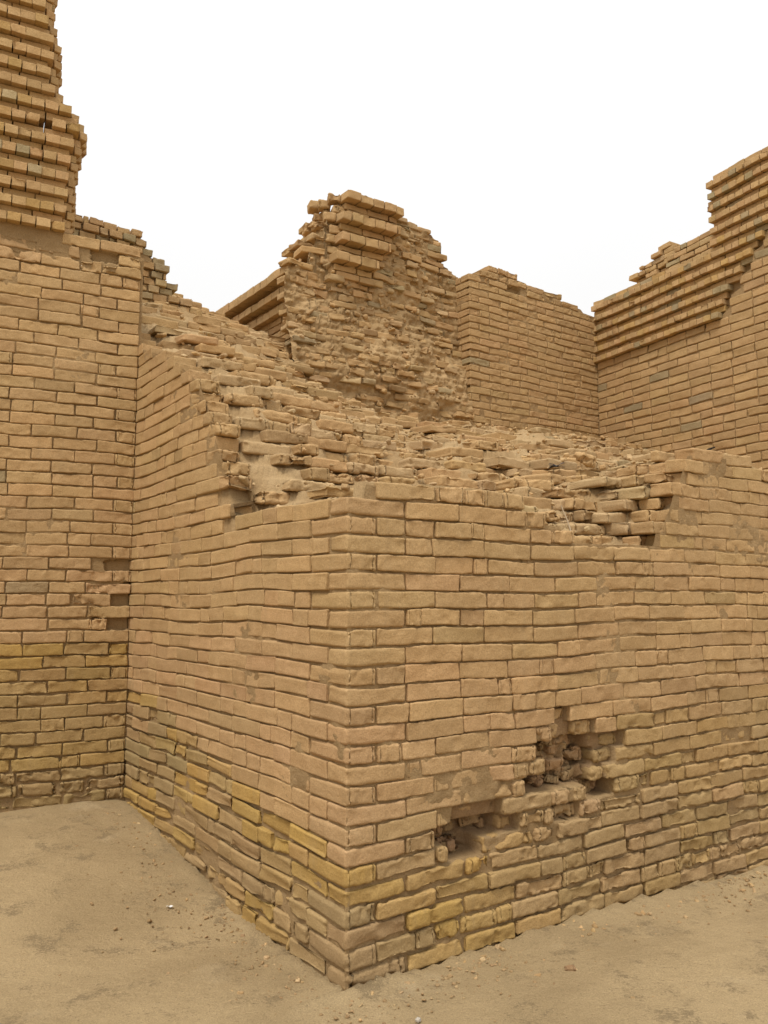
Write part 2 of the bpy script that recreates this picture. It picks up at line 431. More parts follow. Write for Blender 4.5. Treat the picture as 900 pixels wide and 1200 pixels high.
GAPS = {10: [(1.16, 1.60)], 9: [(1.24, 1.64)], 8: [(1.08, 1.60)], 7: [(1.54, 1.76)], 6: [(.49, .93)], 5: [(.58, .80)]}
RECS = {11: [(1.28, 1.62)], 10: [(1.60, 1.86)], 9: [(1.64, 1.78)], 7: [(.60, .93)], 6: [(.93, 1.05), (1.28, 1.48)], 8: [(1.60, 1.70)], 12: [(1.3, 1.42)]}
def in_rows(D, t, z):
    t, z = np.broadcast_arrays(np.asarray(t, float), np.asarray(z, float)); r = np.zeros(t.shape, bool); k = np.floor(z / PITCH)
    for kk, l in D.items():
        for a, b in l: r |= (k == kk) & (t > a) & (t < b)
    return r
def cavity(t, z): return in_rows(GAPS, t, z)
LHOLES = [(1.29, 2.26, .11, .055), (1.25, 2.08, .06, .05), (2.32, .985, .07, .04), (.985, 1.12, .035, .03)]
def lhole(s, z):
    r = np.zeros(np.shape(s), bool)
    for a, b, c, d in LHOLES: r |= (np.abs(s - a) < c) & (np.abs(z - b) < d)
    return r
low_l = lambda s: .50 + .19 * np.asarray(s)             # below these heights the older, yellower and more eroded courses show
low_r = lambda t: .52 + .10 * np.asarray(t)

def n1(x, y, f, sd):
    return float(vnoise(np.array([[x, y, 0.37]]), f, sd)[0])

def random_pick(opts):
    x = rng.random()
    for c, p in opts:
        x -= p
        if x < 0: return c
    return opts[-1][0]
def patch(a, z, sd):
    """old lower courses: a patchy but continuous drift between ochre, dun and brown"""
    y = np.clip(.5 + 1.3 * n1(a, z * 1.6, 2.4, sd) + rng.normal(0, .28), 0, 1); o = np.clip(.5 + 1.3 * n1(a + 9, z * 1.6, 2.0, sd + 1) + rng.normal(0, .25), 0, 1)
    return y, o
def col_left(s, z):
    if z < low_l(s) + .05 * n1(s, z, 4, 5):
        y, o = patch(s, z, 201); c = BROWN * (1 - o) + OLIVE * o
        c = c * (1 - y) + YEL * y
        return c * .55 + BUFF * .45 * .92 if rng.random() < .3 else c
    if rng.random() < .010: return GREY * .8 + BUFF * .2
    m = sstep(z, .4, 1.0) * sstep(-z, -1.9, -1.2)
    return BUFF * (1 - m) + PINK * m
def col_right(t, z):
    if z < low_r(t) + .30 * sstep(t, .8, 2.2):
        y, o = patch(t, z, 211); k = float(1 - sstep(t, .6, 1.3)) if z < .52 else 0.
        y = y * (.34 + .66 * k); c = (BROWN * .7 + BUFF * .3) * (1 - o * .6) + OLIVE * o * .6
        c = c * (1 - y) + YEL * y
        return c
    if rng.random() < .008: return GREY * .8 + BUFF * .2
    m = sstep(z, .4, .9) * sstep(-z, -1.6, -1.1) * .7
    return (BUFF * (1 - m) + PINK * m) * .985
def ero_left(s, z):
    e = .0022 + .002 * rng.random()
    if z < low_l(s): e = .004 + .008 * rng.random()
    if z < .22 + .05 * s: e = .008 + .010 * rng.random()
    if 1.2 < s < 1.9 and z > ltop(s) - .25: e += .01
    return e
def ero_right(t, z):
    e = .0022 + .002 * rng.random()
    if z < low_r(t): e = .0035 + .006 * rng.random()
    if z < .28 - .03 * t: e = .006 + .009 * rng.random()
    d = min(math.hypot((t - a) * .8, z - b) for a, b in ((1.2, .8), (1.55, .8), (1.75, .7), (.7, .56), (1.0, .55), (1.4, .5)))
    if d < .2: e += .006 + .008 * rng.random()
    if z > ftop(t) - .1: e += .004
    return e
def rad(e): return lambda a, z: float(.007 + .004 * rng.random() + .9 * min(e(a, z), .022))

bk = Bricks()
# corner bricks, bonded round the corner: stretcher one way, header the other
for k in range(0, 26):
    zc = (k + .5) * PITCH
    if zc + PITCH / 2 > 2.14 + .02: continue
    A_, B_ = (.332, .168) if k % 2 == 0 else (.168, .332)
    e = .0035 if zc > .45 else .006 + .006 * rng.random()
    if zc < .12: e = .02
    c = PINK if zc > .53 else (YEL * 1.02 if k in (5, 4, 2) else OLIVE)
    if zc < .25: c = BROWN
    if zc > 1.2: c = BUFF
    bk.add(A_ / 2, B_ / 2, zc, A_ / 2 - .003, B_ / 2 - .003, PITCH / 2 - .0035, r=.010 + e * .5, ero=e, rz=rng.normal(0, .006), c=jit(c, .04))
half = .166
corner_right = lambda k: .332 if k % 2 == 0 else .168
# right face
def lay_face(swap, amax, topf, colf, erof, skipf, pb=.16):
    n = int(3.8 / PITCH)
    for k in range(-1, n):
        zc = (k + .5) * PITCH; zh = zc + PITCH / 2
        start = ((.332 if k % 2 == 0 else .168) if not swap else (.168 if k % 2 == 0 else .332))
        if k < 0: start = 0
        x = start; cg = rng.random() ** .7
        while x < amax:
            l = .332 if rng.random() > (.30 if swap else .14) else .166
            if abs(topf(x) - topf(x + l)) > .06 and zh > min(topf(x), topf(x + l)) - .02: l = min(l, .12 + .05 * rng.random())
            l += rng.normal(0, .008); h = min(x + l, amax)
            if not swap:
                for D in (GAPS, RECS):
                    for ga, gb in D.get(k, ()):
                        for e_ in (ga, gb):
                            if x + .02 < e_ < h + .05: h = e_
            c = (x + h) / 2
            x0 = x; x = h
            if h - x0 < .03: continue
            if zh > topf(c) + .02: continue
            if skipf(c, zc): continue
            e = erof(c, zc)
            rec = 0.
            if not swap:
                if in_rows(RECS, c, zc): rec = rng.uniform(.02, .055); e += .010
                elif .45 < c < 2.1 and band(c, zc) > 0 and rng.random() < .35: e += .006 * band(c, zc)
            tight = n1(c * 1.1, zc, 1.1, 77 + swap)
            lowz = zc < (low_l(c) if swap else low_r(c))
            vg = (.0012 if not lowz else .004) + .0035 * rng.random() ** 2 + (.007 if rng.random() < .12 else 0)
            hg = (.0014 if not lowz else .0065) + .0025 * rng.random() + .006 * max(0, min(1, .5 + tight * 1.6)) * cg
            if not swap and 1.0 < c < 2.2 and 1.35 < zc < 2.0: hg += .006; vg += .001
            off = rng.normal(0, .002 + .15 * e) + rec
            ha, hz, hb = (h - x0) / 2 - vg / 2, PITCH / 2 - hg / 2, .08
            rz, rx, ry = rng.normal(0, .005 + .5 * e), rng.normal(0, .008 + .8 * e), rng.normal(0, .004 + .2 * e)
            a = dict(r=.0025 + .003 * rng.random() + min(.8 * e, .016), ero=e, c=jit(colf(c, zc), .055))
            pieces = [(c, ha)]
            if ha > .1 and rng.random() < (.16 if not swap else .2):      # a cracked brick
                f = rng.uniform(-.5, .5) * ha; pieces = [((c - ha + f + c) / 2 - 0 * f, (f + ha) / 2 - .0006), ((c + ha + c + f) / 2, (ha - f) / 2 - .0006)]
                pieces = [(c + (f - ha) / 2, (ha + f) / 2 - .0006), (c + (f + ha) / 2, (ha - f) / 2 - .0006)]
            for (pc, ph) in pieces:
                o2 = off + (rng.normal(0, .0015) if len(pieces) > 1 else 0)
                if swap: bk.add(o2 + hb, pc, zc, hb, ph, hz, rz=-rz, rx=ry, ry=rx, **a)
                else: bk.add(pc, o2 + hb, zc, ph, hb, hz, rz=rz, ry=ry, rx=rx, **a)
def band(t, z):
    """how badly the face is broken here: a ragged diagonal band up to the right"""
    u = (t - .55) / 1.35; zc_ = .55 + .36 * u
    if u < -.1 or u > 1.15: return 0.
    w_ = .10 + .14 * max(0, min(1, u))
    return max(0., 1 - abs(z - zc_) / w_)
def skip_r(t, z):
    if cavity(t, z): return True
    return False
lay_face(False, 4.6, lambda t: float(ftop(t)), col_right, ero_right, skip_r)
lay_face(True, 3.4, lambda s: float(ltop(s)), col_left, ero_left, lambda s, z: bool(lhole(s, z)))
# broken bricks deep inside the cavities
for i in range(260):
    t, z = rng.uniform(.45, 2.0), rng.uniform(.42, 1.08)
    if not cavity(t, z): continue
    k = math.floor(z / PITCH); zc = (k + .5) * PITCH
    bk.add(t, .085 + .07 * rng.random() + .05, zc + rng.normal(0, .012), rng.uniform(.02, .07), .05, PITCH / 2 - .004 - .014 * rng.random(), r=.012, ero=.022, rz=rng.normal(0, .35), ry=rng.normal(0, .12), rx=rng.normal(0, .25), c=jit(random_pick(((RED * .85, .6), (BROWN * .85, .4))), .1))
bk.build('brick_facing', BLK, T_NEAR, MB, block)

def dep_right(t, z, W):
    lowm = sstep(low_r(t) - z, -.08, .08)
    fl = sstep(fbm(W, 2.4, 3, 13), .12, .34)
    base = .0190 + .006 * lowm
    d = base - (.0135 - .006 * lowm) * fl + .005 * fbm(W, 20, 3, 14) 
    cv = cavity(t, z).astype(float)
    for _ in range(1):
        cv = (cv + np.roll(cv, 1, 0) + np.roll(cv, -1, 0) + np.roll(cv, 1, 1) + np.roll(cv, -1, 1)) / 5
    rc = in_rows(RECS, t, z).astype(float)
    d = d + cv * (.135 + .06 * fbm(W, 9, 3, 15) + .05 * fbm(W, 30, 2, 18)) + rc * .045
    return np.where(t < .03, .012, d)
def dep_left(s, z, W):
    lowm = sstep(low_l(s) - z, -.08, .08)
    d = .0175 + .005 * lowm - (.0125 - .004 * lowm) * sstep(fbm(W, 2.4, 3, 13), .12, .34) + .005 * fbm(W, 22, 3, 14)
    d = d - .012 * lowm * np.maximum(0, fbm(W, 2.6, 2, 19))
    hv = lhole(s, z).astype(float)
    return np.where(s < .03, .012, d) + hv * .13
def col_mud(a, z, W):
    n = sstep(fbm(W, 3, 3, 23), -.3, .4)[..., None]
    return MUD * n + (MUD * .80 + DUST * .20) * (1 - n)
def col_mudc(a, z, W):
    m = (cavity(a, z) | in_rows(RECS, a, z))[..., None] * .8
    return col_mud(a, z, W) * (1 - m) + RED * .78 * m
wall_sheet('mud_mortar', BLK, .012, 4.6, -.15, lambda t: ftop(t) - .045, dep_right, MM, block, .0085, col_mudc)
wall_sheet('mud_mortar', BLK, .012, 4.6, -.15, lambda s: ltop(s) - .045, dep_left, MM, block, .011, col_mud, swap=True)

# the crumbled, stepped top
def top_surface():
    # dirt
    s = np.concatenate([[.014], np.linspace(.030, 2.4, 170), np.linspace(2.42, 6.2, 150)])
    t = np.concatenate([[.014], np.linspace(.030, 3.4, 240), np.linspace(3.42, 7.4, 130)])
    S, T = np.meshgrid(s, t, indexing='ij')
    h = HN(S, T); h = np.minimum(h, np.minimum(np.where(S > .2, HN(np.maximum(S - .065, .0), T), 9), np.where(T > .2, HN(S, np.maximum(T - .075, 0)), 9))); P = np.stack([T, S, h * .6], -1)
    kf = h / PITCH; fr = kf - np.floor(kf)
    terr = (np.floor(kf) + sstep(fr, .30, .62)) * PITCH
    hh = (np.floor(kf) + .60 * fr ** 2.4) * PITCH - .003
    hh = hh + .015 * fbm(P, 4, 3, 51) + .010 * fbm(P, 17, 3, 52) + .007 * fbm(P, 50, 2, 53)
    edge = np.minimum(S, T)
    lim = np.where(S < T, ftop(T), ltop(S))
    hh = np.where(edge < .16, np.minimum(hh, lim - .02), hh)
    hh = np.where(edge < .02, hh - .30, hh)
    W = BLK.w(np.stack([T, S, hh], -1)); W[..., 2] += sag(W)
    n = sstep(fbm(P, 2.2, 3, 55), -.35, .35)[..., None]
    C = DUST * n + (MUD * 1.08) * (1 - n)
    o = mesh_obj('rubble_crust', W.reshape(-1, 3), grid_faces(len(s), len(t)), C.reshape(-1, 3), MM, block)
top_surface()

def top_bricks():
    """each course ends where the ruined slope cuts it: find that line and set the bricks along it"""
    bn = Bricks(); bf = Bricks()
    sg = np.linspace(.16, 6.1, 500)
    for k in range(22, 60):
        zt = (k + 1) * PITCH; x = .17 + (k % 2) * .16
        while x < 7.2:
            l = random_pick(((.325, .55), (.165, .25), (.245, .2))) * rng.uniform(.92, 1.05); c = x + l / 2; x += l + .004
            h = HN(sg, np.full_like(sg, c))
            up = np.nonzero((h[1:] >= zt) & (h[:-1] < zt))[0]
            dn = np.nonzero((h[1:] < zt) & (h[:-1] >= zt))[0]
            for i_ in up[:3]:
                s_ = sg[i_]
                nxt = dn[dn > i_]; dep = min(.34, (sg[nxt[0]] - s_) if len(nxt) else .34)
                if dep < .05 or rng.random() < .015: continue
                near = s_ < 2.3 and c < 3.6
                e = .005 + .016 * rng.random() ** 1.6
                s_ += rng.normal(0, .022) + (.05 * rng.random() if rng.random() < .2 else 0)
                (bn if near else bf).add(c, s_ + dep / 2, zt - PITCH / 2 + rng.normal(0, .003), l / 2 - .001, dep / 2, PITCH / 2 - .002 - .004 * rng.random(),
                     r=.010 + .012 * rng.random(), ero=e * 1.15, rz=rng.normal(0, .03), ry=rng.normal(0, .012), rx=rng.normal(0, .02),
                     c=jit(random_pick(((BUFF, .60), (DUST, .34), (MUD * 1.15, .05), (GREY, .01))), .05))
    tg = np.linspace(1.7, 3.4, 300)
    for k in range(23, 34):
        zt = (k + 1) * PITCH; x = .10
        while x < 1.5:
            l = rng.uniform(.12, .2); c = x + l / 2; x += l
            h = HN(np.full_like(tg, c), tg); up = np.nonzero((h[1:] >= zt) & (h[:-1] < zt))[0]
            for i_ in up[:1]:
                t_ = tg[i_] + rng.normal(0, .03)
                bn.add(t_ + .12, c, zt - PITCH / 2, .12, l / 2, PITCH / 2 - .004, r=.014, ero=.008 + .014 * rng.random(), rz=rng.normal(0, .10), ry=rng.normal(0, .03), rx=rng.normal(0, .03), c=jit(random_pick(((BUFF, .7), (DUST, .3))), .06))
    bn.build('broken_courses', BLK, T_NEAR, MB, block); bf.build('broken_courses', BLK, T_MID, MB, block)
top_bricks()

def fragments(name, frame, pts, parent, smin=.008, smax=.04, tmpl=T_FAR, colour=None, sagging=True):
    b = Bricks()
    for (a, d, z) in pts:
        q = smin + (smax - smin) * rng.random() ** 3
        b.add(a, d, z + q * .3, q * rng.uniform(.7, 1.5), q * rng.uniform(.6, 1.2), q * rng.uniform(.4, .9), r=q * .5, ero=q * .25,
              rz=rng.uniform(0, 6), ry=rng.normal(0, .4), rx=rng.normal(0, .4), c=jit(colour if colour is not None else random_pick(((BUFF, .5), (DUST, .3), (BROWN * 1.1, .2))), .1))
    return b.build(name, frame, tmpl, MB, parent, sagging)
pts = []
for i in range(1100):
    s_, t_ = .05 + 4.2 * rng.random() ** 1.3, rng.uniform(.05, 6.4)
    pts.append((t_, s_, float(HN(np.array([s_]), np.array([t_]))[0]) - .015))
o = fragments('brick_rubble', BLK, pts, None, .006, .028); tag(o, kind='stuff')

# ================================================================== LEFT WALL
lwall = empty('corbelled_wall', WL.O, 'tall brick wall at the left edge, yellowed at its foot, topped by rows of projecting header bricks', 'wall')
lw_top = lambda a: np.interp(a, [0, .1, .14, .38, .42, .6, 3], [4.31, 4.33, 4.36, 4.38, 4.36, 4.31, 4.27])
WCAV = [[(.19, 1.94), (-.05, 1.95), (-.05, 1.87), (.17, 1.87)], [(.06, 1.78), (-.05, 1.80), (-.05, 1.56), (.13, 1.56), (.16, 1.66), (.15, 1.72)], [(.26, 1.53), (-.05, 1.55), (-.05, 1.45), (.14, 1.45), (.18, 1.50)], [(.06, .60), (-.05, .62), (-.05, .34), (.03, .36), (.07, .46)],
        [(.36, 4.25), (.12, 4.25), (.12, 4.18), (.36, 4.18)]]
def wcav(a, z):
    r = np.zeros(np.shape(a), bool)
    for p in WCAV: r |= inpoly(np.asarray(a), np.asarray(z), p)
    return r
def col_wl(a, z):
    if z < 1.36:
        y, o = patch(a, z, 221); c = BROWN * (1 - o * .7) + OLIVE * o * .7
        k = .15 if z < .5 else .35 + .65 * y
        return c * (1 - k) + YEL * .97 * k
    if rng.random() < .010: return GREY * .8 + BUFF * .2
    m = float(sstep(z, 1.2, 1.5) * sstep(-z, -2.4, -1.8)) * .5
    return (BUFF * (1 - m) + PINK * m)
def ero_wl(a, z):
    if z < .5: return .010 + .012 * rng.random()
    if z < 1.36: return .004 + .004 * rng.random()
    if 1.44 < z < 1.96 and a < .32: return .008 + .012 * rng.random()
    if z > 4.05: return .006 + .012 * rng.random()
    return .0022 + .0025 * rng.random()
b = Bricks()
lay(b, 0.0, 3.0, -.1, lw_top, PITCH, .285, col_wl, ero_wl, lambda a, z: .006 + .004 * rng.random() + (.007 if z < .5 else 0), skip_f=lambda a, z, l: bool(wcav(a, z)) or (1.44 < z < 1.95 and a < .2 and bool(wcav(a - l * .3, z)) and bool(wcav(a + l * .1, z))),
    vgap=.0028, hgap=.0058, half_p=.10)
for i in range(70):
    a_, z_ = rng.uniform(.0, .26), rng.uniform(1.45, 1.95)
    if not wcav(a_, z_): continue
    b.add(a_, .06 + .10 * rng.random() + .04, (math.floor(z_ / PITCH) + .5) * PITCH + rng.normal(0, .01), rng.uniform(.02, .05), .04, rng.uniform(.015, .034), r=.012, ero=.016, rz=rng.normal(0, .4), ry=rng.normal(0, .2), rx=rng.normal(0, .2), c=jit(BROWN * .85, .08))
b.build('brick_facing', WL, T_NEAR, MB, lwall)
def dep_wl(a, z, W):
    lowm = sstep(1.36 - z, -.05, .05)
    d = .0180 + .006 * lowm - (.0130 - .006 * lowm) * sstep(fbm(W, 2.4, 3, 63), .12, .34) + .005 * fbm(W, 22, 3, 64) + .01 * sstep(vnoise(W, 1.6, 66), .1, .5)
    return d + wcav(a + .02 * fbm(W, 14, 2, 67), z + .012 * fbm(W, 17, 2, 68)) * (.17 + .07 * fbm(W, 9, 2, 65))
wall_sheet('mud_mortar', WL, -.02, 3.0, -.15, lambda a: lw_top(a) - .05, dep_wl, MM, lwall, .013, col_mud)

# upper part with projecting header rows
ub = .0645
EDGE = ([4.3, 4.49, 4.61, 4.74, 4.87, 5.01, 5.17, 5.22, 5.30, 5.43, 5.54, 5.68, 5.80, 6.0, 6.4], [.56, .548, .541, .546, .533, .526, .472, .50, .57, .68, .70, .69, .694, .744, .75])
z = 4.335; i = 0
core = Bricks()
while z < 6.5:
    ed = float(np.interp(z + ub / 2, *EDGE)) + rng.normal(0, .006)
    hb_ = Bricks()
    if i % 2 == 0:
        x = ed
        while x < 3.0:
            wd = .094 + rng.normal(0, .004)
            if rng.random() < .015: x += wd; continue
            hb_.add(x + wd / 2, -.045 + .11 + rng.normal(0, .003), z + ub / 2, wd / 2 - .001, .11, ub / 2 - .001, r=.003, ero=.0016 + (.008 * rng.random() if rng.random() < .2 else 0), rz=rng.normal(0, .012), ry=rng.normal(0, .010), rx=rng.normal(0, .01), c=jit(random_pick(((BUFF * 1.04, .7), (YEL * .5 + BUFF * .5, .26), (GREY * 1.2, .04))), .07))
            x += wd
        for q in range(3):      # the returned end of the row
            hb_.add(ed - .022 - .012 * q, .10 + .10 * q, z + ub / 2, .03, .046, ub / 2 - .002, r=.0045, ero=.0025, rz=-.35 + rng.normal(0, .03), c=jit(BUFF, .07))
        hb_.build('corbel_band', WL, T_MID, MB, lwall, False)
    else:
        x = ed + .012
        while x < 3.0:
            wd = .21 + rng.normal(0, .01)
            core.add(x + wd / 2, .006 + .11, z + ub / 2, wd / 2 - .003, .11, ub / 2 - .002, r=.004, ero=.0015, c=jit(BUFF, .05)); x += wd
        for q in range(2): core.add(ed + .004, .13 + .14 * q, z + ub / 2, .03, .07, ub / 2 - .002, r=.004, ero=.002, rz=-.3, c=jit(BUFF, .05))
    z += ub; i += 1
core.build('recessed_courses', WL, T_MID, MB, lwall, False)
# solid body of the wall behind the facing
def prism(name, frame, a0, a1, b0, b1, z0, topf, parent, n=40, mat=MM, c=MUD):
    A = np.linspace(a0, a1, n); t = topf(A)
    V = []; 
    for i in range(n):
        for (bb, zz) in ((b0, z0), (b0, t[i]), (b1, t[i]), (b1, z0)): V.append((A[i], bb, zz))
    F = []
    for i in range(n - 1):
        for j in range(4):
            p, q = i * 4 + j, i * 4 + (j + 1) % 4; F.append((p, q, q + 4, p + 4))
    F += [(0, 1, 2, 3), ((n - 1) * 4 + 3, (n - 1) * 4 + 2, (n - 1) * 4 + 1, (n - 1) * 4)]
    W = frame.w(np.array(V)); return mesh_obj(name, W, F, np.repeat(np.array(c)[None], len(V), 0), mat, parent, False)
prism('wall_core', WL, .01, 3.0, .05, .55, -.2, lambda a: lw_top(a) - .07, lwall)
prism('wall_core', WL, .78, 3.0, .10, .50, 4.2, lambda a: a * 0 + 6.4, lwall)
prism('wall_core', WL, .50, 3.0, .012, .50, 4.1, lambda a: a * 0 + 4.345, lwall)

# ================================================================== STEPPED WALL END behind the left wall
stw = empty('stepped_wall_end', BLK.w(np.array([.2, 4.0, 0.])), 'ragged wall end stepping down to the right, seen behind the top of the left wall', 'wall')
st_top = lambda t: np.interp(t, [-2, .36, .40, .44, .50, .54, .58, .62, .68, .72, .9], [4.96, 4.98, 4.93, 4.86, 4.80, 4.74, 4.66, 4.58, 4.48, 4.42, 4.35])
b = Bricks()
lay(b, -1.2, .95, 3.9, st_top, .068, .12, lambda a, z: random_pick(((BUFF, .6), (GREY, .25), (DUST, .15))), lambda a, z: .003 + .005 * rng.random(), lambda a, z: .006, depth=.26, vgap=.005, hgap=.006,
    out_f=lambda a, z: rng.normal(0, .012), half_p=.1, zmax_slack=.03)
b.build('brick_facing', Frame(BLK.w(np.array([0, 4.0, 0.])), R, L), T_MID, MB, stw)
prism('wall_core', Frame(BLK.w(np.array([0, 4.0, 0.])), R, L), -1.2, .90, .03, .24, 3.5, lambda a: st_top(a + .03) - .09, stw, 60)

# ================================================================== THE BACK TOWER
tow = empty('eroded_brick_tower', BLK.w(np.array([3.0, 4.3, 0.])), 'rough eroded brick tower at centre back with four projecting courses near its broken top', 'ruin')
tw_top = lambda t: np.interp(t, [1.9, 2.17, 2.19, 2.26, 2.28, 2.38, 2.42, 2.52, 2.56, 3.30, 3.32, 3.62, 3.64, 3.80, 3.86, 4.06, 4.10, 4.3],
                             [5.10, 5.24, 5.38, 5.42, 5.60, 5.68, 5.85, 5.90, 6.05, 6.03, 6.04, 6.08, 6.03, 6.03, 6.03, 6.00, 5.75, 5.60])
def tw_off(t, z, W):
    o = .10 * sstep(t, 3.3, 4.2) + .06
    o = o - .22 * sstep(5.0 - z, 0, 1.1) + .03
    return o + .07 * fbm(W, 1.6, 2, 71) + .03 * fbm(W, 4.5, 2, 72)
TF = Frame(BLK.w(np.array([0, 4.1, 0.])), R, L)
def dep_tw(t, z, W):
    k = z / PITCH; fr = k - np.floor(k)
    return tw_off(t, z, W) + .006 + .04 * fbm(W, 7, 3, 73) + .03 * fbm(W, 17, 3, 74) + .02 * np.abs(fbm(W, 40, 2, 75)) - .012 * np.sin(fr * pi)
def col_tw(a, z, W):
    n = sstep(fbm(W, 2.5, 3, 76), -.3, .3)[..., None]
    return (DUST * .5 + BUFF * .5) * n + MUD * 1.1 * (1 - n)
wall_sheet('rubble_face', TF, 1.90, 4.30, 3.3, lambda t: tw_top(t) - .06, dep_tw, MM, tow, .014, col_tw)
b = Bricks()
for k in range(int(3.5 / PITCH), int(6.1 / PITCH) + 1):
    x = 1.92 + (k % 2) * .12
    zc = (k + .5) * PITCH
    while x < 4.2:
        l = .28 * rng.uniform(.55, 1.15); c = x + l / 2; x += l + .012
        if zc + PITCH / 2 > tw_top(c) + .02: continue
        upl = zc > 5.27 and 2.42 < c < 3.28
        if upl and c < 3.28 - (6.05 - zc) * .38: continue      # corbelled part built separately
        if rng.random() < .08: continue
        W = TF.w(np.array([[c, 0, zc]])); o = float(tw_off(np.array([c]), np.array([zc]), W)[0]) + .03 * float(fbm(W, 7, 3, 73)[0])
        e = .007 + .016 * rng.random() ** 1.5
        b.add(c, o - .015 + rng.normal(0, .018) + .11, zc + rng.normal(0, .006), l / 2, .11, PITCH / 2 - .005 - .008 * rng.random(), r=.008 + .010 * rng.random(), ero=e, rz=rng.normal(0, .07), ry=rng.normal(0, .025), rx=rng.normal(0, .06),
              c=jit(random_pick(((BUFF, .6), (DUST, .22), (MUD, .08), (GREY, .05), (BROWN * 1.1, .05))), .07))
# second wythe towards the back near the broken top, so the skyline has depth
for k in range(int(5.0 / PITCH), int(6.1 / PITCH) + 1):
    zc = (k + .5) * PITCH
    for row in (.42, .62):
        x = 2.1 + rng.random() * .2
        while x < 4.0:
            l = .3 * rng.uniform(.6, 1.1); c = x + l / 2; x += l + .01
            if zc + PITCH / 2 > tw_top(c) - .03 - row * .1 or rng.random() < .1: continue
            b.add(c, row, zc, l / 2, .1, PITCH / 2 - .006, r=.014, ero=.014, rz=rng.normal(0, .1), c=jit(BUFF))
b.build('broken_courses', TF, T_MID, MB, tow)
# corbelled remnant: wide rows project over recessed ones
for zt, aL, aR in ((6.045, 2.56, 3.33), (5.795, 2.50, 3.27), (5.555, 2.49, 3.14), (5.33, 2.43, 2.98)):
    cb = Bricks(); x = aL
    while x < aR - .03:
        l = min(.155 + rng.normal(0, .02), aR - x)
        cb.add(x + l / 2, -.075 + .13 + rng.normal(0, .004), zt - .052, l / 2 - .003, .13, .050, r=.010, ero=.006, rz=rng.normal(0, .02), ry=rng.normal(0, .012), c=jit(BUFF * 1.02, .06)); x += l
    cb.build('corbel_band', TF, T_MID, MB, tow)
    x = aL + .03; rb = Bricks()
    while x < aR - .05:
        l = min(.29, aR - .03 - x)
        for q in range(2): rb.add(x + l / 2 + .03 * q, .03 + .11, zt - .104 - .036 - .072 * q, l / 2 - .003, .11, .034, r=.009, ero=.006, c=jit(BUFF * .97, .06))
        x += l
    # returns on the left flank
    for q in range(3): cb2 = rb.add(aL - .03 - .035 * q, .16 + .15 * q, zt - .06 + rng.normal(0, .02), .07, .08, .05, r=.02, ero=.018, rz=rng.normal(-.3, .2), c=jit(BUFF))
    for q in range(3): cb2 = rb.add(aL + .02 - .03 * q, .16 + .15 * q, zt - .17, .07, .08, .05, r=.02, ero=.018, rz=rng.normal(-.3, .2), c=jit(BUFF))
    rb.build('recessed_courses', TF, T_MID, MB, tow)
prism('wall_core', TF, 2.55, 4.2, .40, .85, 3.0, lambda t: tw_top(t) - .22, tow)
pts = []
for i in range(380):
    t_ = rng.uniform(1.95, 4.1); z_ = rng.uniform(3.6, 5.9)
    if z_ > tw_top(t_) - .05 or (z_ > 5.25 and 2.4 < t_ < 3.2): continue
    W = TF.w(np.array([[t_, 0, z_]])); pts.append((t_, float(dep_tw(np.array([t_]), np.array([z_]), W)[0]), z_))
o = fragments('rubble_chunks', TF, pts, tow, .010, .045); o['kind'] = 'stuff'

# side wing with a cornice, running back from the tower's left flank
wing = empty('corniced_side_wall', BLK.w(np.array([2.0, 5.0, 0.])), 'low side wall with a three-step cornice running back left of the eroded tower', 'wall')
SW = Frame(BLK.w(np.array([2.0, 4.1, 0.])), L, R)
for i, (zt, pr, th) in enumerate(((5.15, -.05, .10), (4.99, .02, .085), (4.85, .085, .085))):
    cb = Bricks(); x = .12
    while x < 2.4:
        l = .165 + rng.normal(0, .008)
        cb.add(x + l / 2, pr + .16, zt - th / 2, l / 2 - .002, .16, th / 2 - .002, r=.006, ero=.004, c=jit(BUFF * .97, .05)); x += l
    cb.build('corbel_band', SW, T_MID, MB, wing)
b = Bricks()
for zt, pr in ((5.05, .10), (4.905, .14), (4.765, .16), (4.70, .17), (4.62, .17), (4.54, .17), (4.46, .17)):
    x = .05 + rng.random() * .1
    while x < 2.4:
        l = .28; b.add(x + l / 2, pr + .12, zt - .033, l / 2 - .003, .12, .034, r=.006, ero=.004, c=jit(BUFF * .95, .05)); x += l
b.build('brick_facing', SW, T_MID, MB, wing)
prism('wall_core', SW, .30, 2.4, .26, .5, 3.6, lambda a: a * 0 + 5.12, wing)
# broken near end of the wing
b = Bricks()
for k in range(int(4.0 / PITCH), int(5.2 / PITCH)):
    for q in range(3):
        b.add(.20 + rng.normal(0, .03), .10 + .11 * q + rng.normal(0, .02), (k + .5) * PITCH, .09, .09, .040, r=.014, ero=.014, rz=rng.normal(0, .15), rx=rng.normal(0, .1), c=jit(BUFF))
b.build('broken_courses', SW, T_MID, MB, wing)

